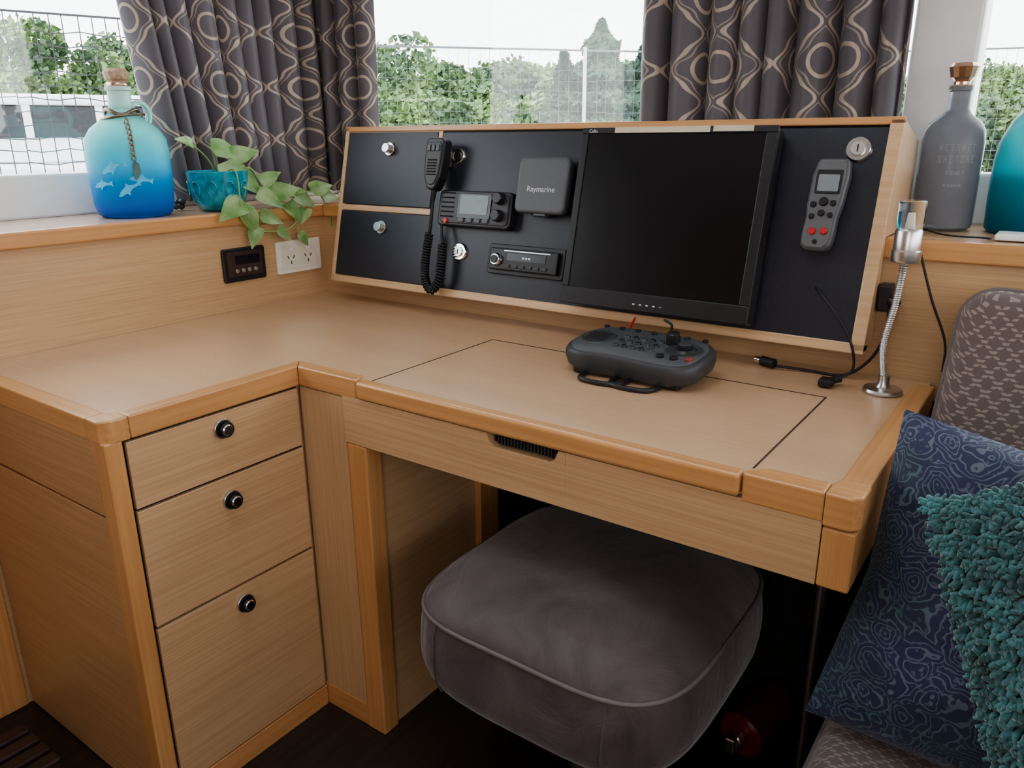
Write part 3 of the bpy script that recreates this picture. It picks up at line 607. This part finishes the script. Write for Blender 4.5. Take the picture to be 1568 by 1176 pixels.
# ================================================================== STOOL
st=empty('upholstered_stool')
sm,nt,b=newmat('suede'); setp(b,rough=.58,sheen=.35); b.inputs['Sheen Roughness'].default_value=.4
tc=N(nt,'ShaderNodeTexCoord'); no=N(nt,'ShaderNodeTexNoise'); no.inputs['Scale'].default_value=7; no.inputs['Detail'].default_value=6; no.inputs['Roughness'].default_value=.6; no.inputs['Distortion'].default_value=.8
nt.links.new(tc.outputs['Object'],no.inputs[0]); r=N(nt,'ShaderNodeValToRGB'); r.color_ramp.elements[0].position=.3; r.color_ramp.elements[0].color=(.060,.042,.045,1); r.color_ramp.elements[1].position=.7; r.color_ramp.elements[1].color=(.125,.096,.100,1)
nt.links.new(no.outputs['Fac'],r.inputs[0]); nt.links.new(r.outputs[0],b.inputs['Base Color']); bp=N(nt,'ShaderNodeBump'); bp.inputs['Strength'].default_value=.7; bp.inputs['Distance'].default_value=.012
nt.links.new(no.outputs['Fac'],bp.inputs['Height']); nt.links.new(bp.outputs[0],b.inputs['Normal'])
pip=simple('piping',(.15,.12,.12),.5)
scx,scy=1.117,-.45
def sup(s,z,e=.5,n=120,w=.236,dd=.242,wr=0):
    out=[]
    for i in range(n):
        a=2*math.pi*i/n; c,q=math.cos(a),math.sin(a)
        k=1+wr*(math.sin(a*23+z*40)+.6*math.sin(a*41+1))
        out.append((scx+w*s*k*math.copysign(abs(c)**e,c),scy+dd*s*k*math.copysign(abs(q)**e,q),z))
    return out
rings=[(.05,-.245,.9,0),(.3,-.247,.8,0),(.55,-.252,.7,0),(.78,-.262,.6,0.001),(.92,-.280,.52,.003),(.985,-.297,.5,.002),(1.0,-.308,.5,0),(1.015,-.325,.5,.004),(1.03,-.37,.5,.003),(1.02,-.405,.5,.002),(.97,-.435,.5,0),(.88,-.455,.5,0),(.8,-.47,.5,0)]
v=[];f=[];n=120
for s,z,e,wr in rings: v+=sup(s,z,e,wr=wr)
for j in range(len(rings)-1):
    for i in range(n): f.append((j*n+i,(j+1)*n+i,(j+1)*n+(i+1)%n,j*n+(i+1)%n))
f.append(tuple(range(n)))
mk('seat_cushion',v,f,sm,st,True,sub=1)
tube('piping',[(x,y,z+.0025*math.sin(13*x+9*y)) for x,y,z in sup(1.0,-.304)],.0038,pip,st,8,closed=True)
for sx_,sy_ in ((-.62,-1),(.62,-1)):
    pts=[]
    for s,z in ((1.003,-.31),(1.018,-.33),(1.032,-.37),(1.022,-.405),(.972,-.435)):
        ring=sup(s,z,n=360); tgt=scx+sx_*.24; q=min((p for p in ring if p[1]<scy),key=lambda p:abs(p[0]-tgt)); pts.append(q)
    tube('side_seam_%d'%int(sx_*100),spline(pts,6),.0015,sm,st,6)
box('underframe',scx-.17,scx+.17,scy-.17,scy+.17,-.48,-.45,darkgap,st,.01)
cyl('column',(scx,scy,-.73),(scx,scy,-.47),.035,steel,st); lathe('foot',[(.2,0),(.2,.012),(.06,.03),(.035,.05)],(scx,scy,-.75),blackpl,st)
# ================================================================== SOFA + CUSHIONS
sf=empty('sofa')
fm,nt,b=newmat('woven_diamond_fabric'); setp(b,rough=.8,sheen=.3)
tc=N(nt,'ShaderNodeTexCoord'); sp=N(nt,'ShaderNodeSeparateXYZ'); nt.links.new(tc.outputs['Object'],sp.inputs[0])
def MM(op,a,b_=None):
    n=N(nt,'ShaderNodeMath',operation=op)
    for i,v_ in enumerate((a,b_)):
        if v_ is None: continue
        if isinstance(v_,(int,float)): n.inputs[i].default_value=v_
        else: nt.links.new(v_,n.inputs[i])
    return n.outputs[0]
yz=MM('SUBTRACT',sp.outputs[2],MM('MULTIPLY',sp.outputs[1],.9))
A=MM('MULTIPLY',MM('ADD',sp.outputs[0],MM('MULTIPLY',yz,1.2)),math.pi/.026); B=MM('MULTIPLY',MM('SUBTRACT',sp.outputs[0],MM('MULTIPLY',yz,1.2)),math.pi/.026)
dm=MM('MINIMUM',MM('ABSOLUTE',MM('SINE',A)),MM('ABSOLUTE',MM('SINE',B)))
fine=MM('GREATER_THAN',MM('SINE',MM('MULTIPLY',yz,2*math.pi/.0052)),-.2)
k2=MM('MULTIPLY',MM('LESS_THAN',dm,.38),fine)
mx=N(nt,'ShaderNodeMix',data_type='RGBA'); nt.links.new(k2,mx.inputs[0]); mx.inputs[6].default_value=(.13,.098,.09,1); mx.inputs[7].default_value=(.27,.22,.195,1); nt.links.new(mx.outputs[2],b.inputs['Base Color'])
bp=N(nt,'ShaderNodeBump'); bp.inputs['Strength'].default_value=.4; bp.inputs['Distance'].default_value=.002; nt.links.new(k2,bp.inputs['Height']); nt.links.new(bp.outputs[0],b.inputs['Normal'])
fplain=simple('sofa_welt',(.15,.12,.112),.85)
def cushion(name,M,w,h,t,r,mat,parent):
    o=prism(name,rrect(0,0,w,h,r,8),-t/2,t/2,mat,parent,'z',.035,M,6,True)
    tube(name+'_welt_front',[M@Vector((x,y,t/2-.022)) for x,y in rrect(0,0,w-.006,h-.006,r,8)],.004,fplain,parent,8,closed=True)
    return o
up=Vector((0,.25,.97)).normalized(); fn=Vector((1,0,0)).cross(up)
bkc=empty('sofa_back_cushion')
BM=Matrix(((1,up.x,fn.x,1.534+.36),(0,up.y,fn.y,-.165),(0,up.z,fn.z,-.07),(0,0,0,1)))@Matrix.Rotation(math.radians(-2.5),4,'Z')
cushion('back_cushion',BM,.72,.50,.12,.05,fm,bkc)
SM=Matrix(((1,0,0,1.50+.4),(0,1,0,-.50),(0,0,1,-.392),(0,0,0,1)))
cushion('seat_cushion',SM,.80,.74,.11,.05,fm,sf)
box('base',1.53,2.30,-.86,-.05,-.75,-.448,wx,sf,.003)
def pillow(name,M,w,h,t,mat,parent,n=28,pinch=.08):
    v=[];f=[]
    for side_ in (1,-1):
        for j in range(n+1):
            for i in range(n+1):
                a=-1+2*i/n; b_=-1+2*j/n
                th=t/2*((1-abs(a)**2.6)**.55)*((1-abs(b_)**2.6)**.55)
                px=a*(1-pinch*(1-abs(b_))**1.0*abs(a)**2*1.0); py=b_*(1-pinch*(1-abs(a))*abs(b_)**2)
                wr=.006*math.sin(7*a+3*b_)*(1-a*a)*(1-b_*b_)+.003*math.sin(15*b_-6*a)*(1-b_*b_)*abs(a)*(1-abs(a))*4
                v.append((px*w/2,py*h/2,side_*(th+wr*(th/t))))
    m=(n+1)**2
    for s in (0,1):
        for j in range(n):
            for i in range(n):
                q=(s*m+j*(n+1)+i,s*m+j*(n+1)+i+1,s*m+(j+1)*(n+1)+i+1,s*m+(j+1)*(n+1)+i); f.append(q if s==0 else q[::-1])
    return mk(name,v,f,mat,parent,True,0,2,M)
def basis(eu,ed,c):
    eu=Vector(eu).normalized(); ev=-Vector(ed); ev=(ev-eu*ev.dot(eu)).normalized(); nz=eu.cross(ev)
    return Matrix(((eu.x,ev.x,nz.x,c[0]),(eu.y,ev.y,nz.y,c[1]),(eu.z,ev.z,nz.z,c[2]),(0,0,0,1)))
pm,nt,b=newmat('paisley_navy'); setp(b,rough=.6,sheen=.2)
tc=N(nt,'ShaderNodeTexCoord'); no=N(nt,'ShaderNodeTexNoise'); no.inputs['Scale'].default_value=22; nt.links.new(tc.outputs['Object'],no.inputs[0])
ad=N(nt,'ShaderNodeVectorMath',operation='MULTIPLY_ADD'); nt.links.new(no.outputs['Color'],ad.inputs[0]); ad.inputs[1].default_value=(.045,.045,.045); nt.links.new(tc.outputs['Object'],ad.inputs[2])
vo=N(nt,'ShaderNodeTexVoronoi'); vo.inputs['Scale'].default_value=24; nt.links.new(ad.outputs[0],vo.inputs['Vector'])
s1=MM('SINE',MM('MULTIPLY',vo.outputs['Distance'],44))
vo2=N(nt,'ShaderNodeTexVoronoi'); vo2.inputs['Scale'].default_value=130; nt.links.new(ad.outputs[0],vo2.inputs['Vector'])
dots=MM('LESS_THAN',vo2.outputs['Distance'],.3); l1=MM('GREATER_THAN',s1,.72); comb=MM('MAXIMUM',MM('MULTIPLY',l1,.75),MM('MULTIPLY',dots,.45))
r=N(nt,'ShaderNodeValToRGB'); r.color_ramp.elements[0].color=(.019,.028,.075,1); r.color_ramp.elements[1].color=(.15,.18,.21,1); nt.links.new(comb,r.inputs[0])
n3=N(nt,'ShaderNodeTexNoise'); n3.inputs['Scale'].default_value=9; nt.links.new(tc.outputs['Object'],n3.inputs[0])
r3=N(nt,'ShaderNodeValToRGB'); r3.color_ramp.elements[0].position=.42; r3.color_ramp.elements[1].position=.58; r3.color_ramp.elements[0].color=(.5,.75,.75,1); r3.color_ramp.elements[1].color=(1,1,1.1,1); nt.links.new(n3.outputs[0],r3.inputs[0])
mx=N(nt,'ShaderNodeMix',data_type='RGBA',blend_type='MULTIPLY'); mx.inputs[0].default_value=1; nt.links.new(r.outputs[0],mx.inputs[6]); nt.links.new(r3.outputs[0],mx.inputs[7]); nt.links.new(mx.outputs[2],b.inputs['Base Color'])
ptop=Vector((1.528,-.41,.072)); pbot=Vector((1.482,-.53,-.315)); ed=(pbot-ptop)
eu=Vector((1,.06,-.03)); eu=(eu-ed.normalized()*eu.dot(ed.normalized())).normalized()
pc_=(ptop+pbot)/2+eu*.22
pillow('throw_pillow',basis(eu,ed,pc_),.44,ed.length+.01,.14,pm,None)
# shaggy throw
tm=simple('teal_chenille',(.042,.145,.150),.8,0,.6,34,0,sheen=.5)
th=empty('shaggy_throw'); ed=Vector((.11,-.08,-.235)).normalized(); eu=Vector((.93,.06,.34)); eu=(eu-ed*eu.dot(ed)).normalized()
tlc=Vector((1.593,-.60,.04)); W_,H_,T_=.44,.41,.12
TM=basis(eu,ed,tlc+eu*W_/2+ed*H_/2)
pillow('throw_body',TM,W_,H_,T_,tm,th,pinch=.03)
v=[];f=[];rn=random.Random(4)
for k in range(13000):
    a=rn.uniform(-1,1)*1.0; b_=rn.uniform(-1,1)
    if rn.random()<.12:
        if rn.random()<.5: a=math.copysign(1,a)*rn.uniform(.96,1)
        else: b_=math.copysign(1,b_)*rn.uniform(.96,1)
    z=T_/2*((1-abs(a)**2.6)**.55)*((1-abs(b_)**2.6)**.55)
    base=Vector((a*W_/2,b_*H_/2,z)); nr=Vector((a*abs(a)**2*.9,b_*abs(b_)**2*.9,.7+.0)).normalized()
    d=(nr+Vector((rn.uniform(-.7,.7),rn.uniform(-.8,.4),rn.uniform(-.3,.3)))).normalized(); L=rn.uniform(.010,.017); r0=rn.uniform(.0022,.0035)
    d2=(d+Vector((rn.uniform(-.9,.9),rn.uniform(-1.0,.4),0))).normalized()
    s=d.orthogonal().normalized(); u=d.cross(s); i0=len(v)
    for c,rr in ((base-nr*.004,r0*.8),(base+d*L*.5,r0*1.15),(base+d*L*.5+d2*L*.5,r0*.75)):
        for q in range(5): an=2*math.pi*q/5; v.append(TM@(c+(s*math.cos(an)+u*math.sin(an))*rr))
    for j in range(2):
        for q in range(5): f.append((i0+j*5+q,i0+j*5+(q+1)%5,i0+(j+1)*5+(q+1)%5,i0+(j+1)*5+q))
    f.append(tuple(i0+10+q for q in range(5)))
mk('shag_tufts',v,f,tm,th,True)
# ================================================================== floor items
fe=empty('fire_extinguisher'); cyl('cylinder',(1.335,-.075,-.69),(1.305,-.21,-.69),.045,simple('dark_red_paint',(.17,.015,.012),.4),fe,32); cyl('neck',(1.305,-.21,-.69),(1.30,-.232,-.69),.018,steel,fe); box('valve',1.29,1.31,-.25,-.23,-.705,-.67,steel,fe,.004)
box('cradle',1.275,1.365,-.16,-.11,-.75,-.70,blackpl,fe,.003)
gr=empty('wooden_floor_grate'); dw=wood('dark_teak',(.05,.026,.02),(.03,.016,.012),'y',.5,80)
for i in range(4): box('slat_%d'%i,.13+i*.042,.16+i*.042,-1.25,-.985,-.72,-.695,dw,gr,.003)
for i in range(2): box('bearer_%d'%i,.12,.30,-1.2+i*.16,-1.16+i*.16,-.75,-.72,dw,gr,.002)
# ================================================================== OUTSIDE
box('ground',-140,120,-60,160,-3.2,-3.0,simple('gravel_ground',(.42,.41,.38),.9,0,.15,2),None,0)
def bearing(a,t): return (1.666+t*(-.613+.813*a), -1.4445+t*(.856+.5825*a))
def foliage(name,col1,col2):
    m,nt,b=newmat(name); setp(b,rough=.8); tc=N(nt,'ShaderNodeTexCoord'); no=N(nt,'ShaderNodeTexNoise'); no.inputs['Scale'].default_value=.4; no.inputs['Detail'].default_value=5
    nt.links.new(tc.outputs['Object'],no.inputs[0]); r=N(nt,'ShaderNodeValToRGB'); r.color_ramp.elements[0].position=.38; r.color_ramp.elements[1].position=.62
    r.color_ramp.elements[0].color=(*col1,1); r.color_ramp.elements[1].color=(*col2,1); nt.links.new(no.outputs[0],r.inputs[0]); nt.links.new(r.outputs[0],b.inputs['Base Color']); return m
f1=foliage('deciduous_foliage',(.07,.125,.07),(.22,.33,.12)); f2=foliage('conifer_foliage',(.04,.085,.06),(.085,.15,.09)); trunk=simple('bark',(.12,.09,.07),.9)
def tree(name,x,y,top,rad,kind,seed,base=-3.0,nl=2600,leaf_=.32):
    rn=random.Random(seed); v=[];f=[]; t=empty(name)
    H=top-base
    for k in range(nl):
        if kind=='con':
            q=rn.random()**1.4; z=base+H*(.06+.94*q); rr=rad*(1-q)**.85*(.55+.45*rn.random())*(.85+.25*math.sin(q*38)); a=rn.uniform(0,6.283); c=Vector((x+rr*math.cos(a),y+rr*math.sin(a),z))
        else:
            ci=rn.randrange(11); r2=random.Random(seed*31+ci); cz=base+H*(.3+.6*r2.random()); cr=rad*(.38+.2*r2.random()); dd=rad*.6*r2.random()*(1.1-((cz-base)/H)**3); ca=r2.uniform(0,6.283)
            cc=Vector((x+dd*math.cos(ca),y+dd*math.sin(ca),min(cz,top-cr*.9))); u=Vector((rn.gauss(0,1),rn.gauss(0,1),rn.gauss(0,1))).normalized(); c=cc+u*cr*(.75+.3*rn.random())
        s=leaf_*(.6+.8*rn.random()); A=Vector((rn.gauss(0,1),rn.gauss(0,1),rn.gauss(0,1))).normalized(); B=A.orthogonal().normalized(); i0=len(v)
        v+=[c-A*s,c+B*s*.6,c+A*s,c-B*s*.6]; f.append((i0,i0+1,i0+2,i0+3))
    mk('foliage',v,f,f2 if kind=='con' else f1,t); cyl('trunk',(x,y,base),(x,y,base+H*.75),rad*.09,trunk,t,10,rad*.03)
for i in range(34):
    a=-.74+i*.047
    px=784+a*1190
    if px<200: tp=35+14*math.sin(i*2.1)+ (20 if px>90 else 0)
    elif px<680: tp=66+8*math.sin(i*1.9)
    elif px<880: tp=98+6*math.sin(i*2.3)
    else: tp=104+10*math.sin(i*1.3)
    t=58+6*math.sin(i*3.7); b_=(588-tp)/1190.4; dz=-.303-.0077*a+.9529*b_
    x,y=bearing(a,t); tree('tree',x,y,.4067+t*dz,3.4,'dec',i+1,nl=3200,leaf_=.24)
    t2=50+3*math.sin(i*2.7); x,y=bearing(a+.02,t2); tree('tree',x,y,.4067+t2*(dz*.5),3.1,'dec',i+101,nl=1800,leaf_=.24)
for a,tp,rad in ((.112,42,4.8),(.066,86,2.4),(.165,80,2.6)):
    t=44; b_=(588-tp)/1190.4; x,y=bearing(a,t); tree('tree',x,y,.4067+t*(-.303+.9529*b_),rad,'con',int(a*1000),nl=12000,leaf_=.25)
# railing with safety netting
netm=simple('net_cord',(.04,.04,.045),.7); netp=simple('galvanised_wire',(.16,.17,.18),.5,.3)
rail=[(-2.95,-.6),(-2.67,.44),(-2.51,.93),(-2.27,2.5),(-1.07,4.0),(.4,5.2),(3.0,6.3)]
rl=empty('deck_rail_with_netting')
def net(name,pts,z0,z1,step,stepz,r,mat,rt,posts):
    e=rl; v=[];f=[]
    def bar(p,q,r):
        p=Vector(p);q=Vector(q); d=(q-p).normalized(); s=d.orthogonal().normalized(); u=d.cross(s); i0=len(v)
        for c in (p,q):
            for k in range(3): a=2*math.pi*k/3; v.append(c+(s*math.cos(a)+u*math.sin(a))*r)
        for k in range(3): f.append((i0+k,i0+(k+1)%3,i0+3+(k+1)%3,i0+3+k))
    rn=random.Random(3)
    for i in range(len(pts)-1):
        a=Vector((*pts[i],0)); b=Vector((*pts[i+1],0)); L=(b-a).length; n=max(1,int(L/step))
        for k in range(n):
            p=a.lerp(b,k/n); o=rn.uniform(-.2,.2)*step; bar((p.x,p.y,z0),(p.x+o*.4,p.y+o*.4,z1),r)
        nz=int((z1-z0)/stepz)
        for k in range(nz):
            z=z0+k*stepz; m=8
            for q in range(m):
                p=a.lerp(b,q/m); p2=a.lerp(b,(q+1)/m); bar((p.x,p.y,z+.008*math.sin(q*1.7+k)),(p2.x,p2.y,z+.008*math.sin((q+1)*1.7+k)),r)
        bar((a.x,a.y,z1),(b.x,b.y,z1),rt)
    mk(name,v,f,mat,e)
    for i,p in enumerate(posts): cyl(name+'_stanchion_%d'%i,(p[0],p[1],z0-.02),(p[0],p[1],z1+.02),.013,steel,e,12)
net('net_mesh',rail[:4],-.2,1.0,.062,.062,.0028,netm,.006,[rail[0]])
net('wire_mesh',rail[3:],-.2,.98,.07,.07,.0013,netp,.008,[(-1.35,3.65),rail[-1]])
prism('side_deck',[(-3.1,-2.5),(-2.95,-.6),(-2.6,1),(-2.3,2.6),(-1.1,4.2),(.4,5.4),(3,6.6),(3,.38),(-.36,.38),(-.36,-2.8)],-.35,-.22,white,rl,'z',0)
nb=empty('moored_motor_yacht'); NM=Matrix.Translation((-13.5,5.2,0))@Matrix.Rotation(math.radians(68),4,'Z')
tint=simple('tinted_window',(.02,.024,.03),.35)
prism('hull',[(-6,0),(-5.6,-1.6),(3.5,-1.7),(6.2,0),(3.5,1.7),(-5.6,1.6)],-2.99,.05,white,nb,'z',.08,NM)
prism('cabin',[(-3.6,-1.2),(2.4,-1.2),(3.3,0),(2.4,1.2),(-3.6,1.2)],.05,.55,white,nb,'z',.05,NM)
prism('cabin_windows',[(-3.5,-1.24),(2.3,-1.24),(3.36,0),(2.3,1.24),(-3.5,1.24)],.45,.95,tint,nb,'z',.02,NM)
prism('cabin_roof',[(-4.2,-1.35),(2.2,-1.35),(3.0,0),(2.2,1.35),(-4.2,1.35)],.95,1.12,white,nb,'z',.05,NM)
for i in range(6):
    x=-3.2+i*1.05; box('window_pillar_%d'%i,x,x+.12,-1.27,-1.2,.45,.97,white,nb,.01,2,NM)
bluec=simple('blue_canvas',(.05,.3,.55),.7)
c1=empty('covered_dinghy'); CM=Matrix.Translation((-9.2,5.9,0))@Matrix.Rotation(math.radians(60),4,'Z')
lathe('cover',[(1.0,-.1),(1.05,.1),(.9,.42),(.55,.6),(.15,.66)],(0,0,0),bluec,c1,24,CM@Matrix.Diagonal((1.0,.6,1,1))); lathe('hull',[(.5,-1.2),(.9,-.6),(1.02,-.08)],(0,0,0),white,c1,24,CM@Matrix.Diagonal((1.0,.6,1,1)))
cyl('stand',(-9.2,5.9,-3.0),(-9.2,5.9,-1.2),.08,steel,c1)
# ================================================================== WORLD + CAMERA
for o in list(bpy.context.scene.objects):
    if o.parent is None: o.location.z+=ZOFF
wd=bpy.data.worlds.new('World'); bpy.context.scene.world=wd; wd.use_nodes=True; nt=wd.node_tree
bgd=nt.nodes['Background']; tc=N(nt,'ShaderNodeTexCoord'); sp=N(nt,'ShaderNodeSeparateXYZ'); nt.links.new(tc.outputs['Generated'],sp.inputs[0])
r=N(nt,'ShaderNodeValToRGB'); e=r.color_ramp.elements; e[0].position=.0; e[0].color=(.97,.94,.95,1); e[1].position=.6; e[1].color=(.90,.91,1,1); nt.links.new(sp.outputs[2],r.inputs[0]); nt.links.new(r.outputs[0],bgd.inputs[0]); bgd.inputs[1].default_value=5.0
cd=bpy.data.cameras.new('Camera'); cam=bpy.data.objects.new('Camera',cd); bpy.context.collection.objects.link(cam)
psi,th_,ro=.6243,.3079,-.0081; c,s=math.cos,math.sin
F=Vector((-s(psi)*c(th_),c(psi)*c(th_),-s(th_))); R=Vector((c(psi),s(psi),0)); U=R.cross(F); R,U=R*c(ro)+U*s(ro),-R*s(ro)+U*c(ro)
cam.matrix_world=Matrix(((R.x,U.x,-F.x,1.6661),(R.y,U.y,-F.y,-1.4445),(R.z,U.z,-F.z,.4067+ZOFF),(0,0,0,1)))
cd.sensor_width=36; cd.lens=36*1190.3732/1568; cd.clip_start=.02; cd.clip_end=500
bpy.context.scene.camera=cam
sc=bpy.context.scene; sc.view_settings.view_transform='AgX'; sc.view_settings.exposure=0.2
try: sc.view_settings.look='AgX - Medium High Contrast'
except Exception as ex: print(ex)
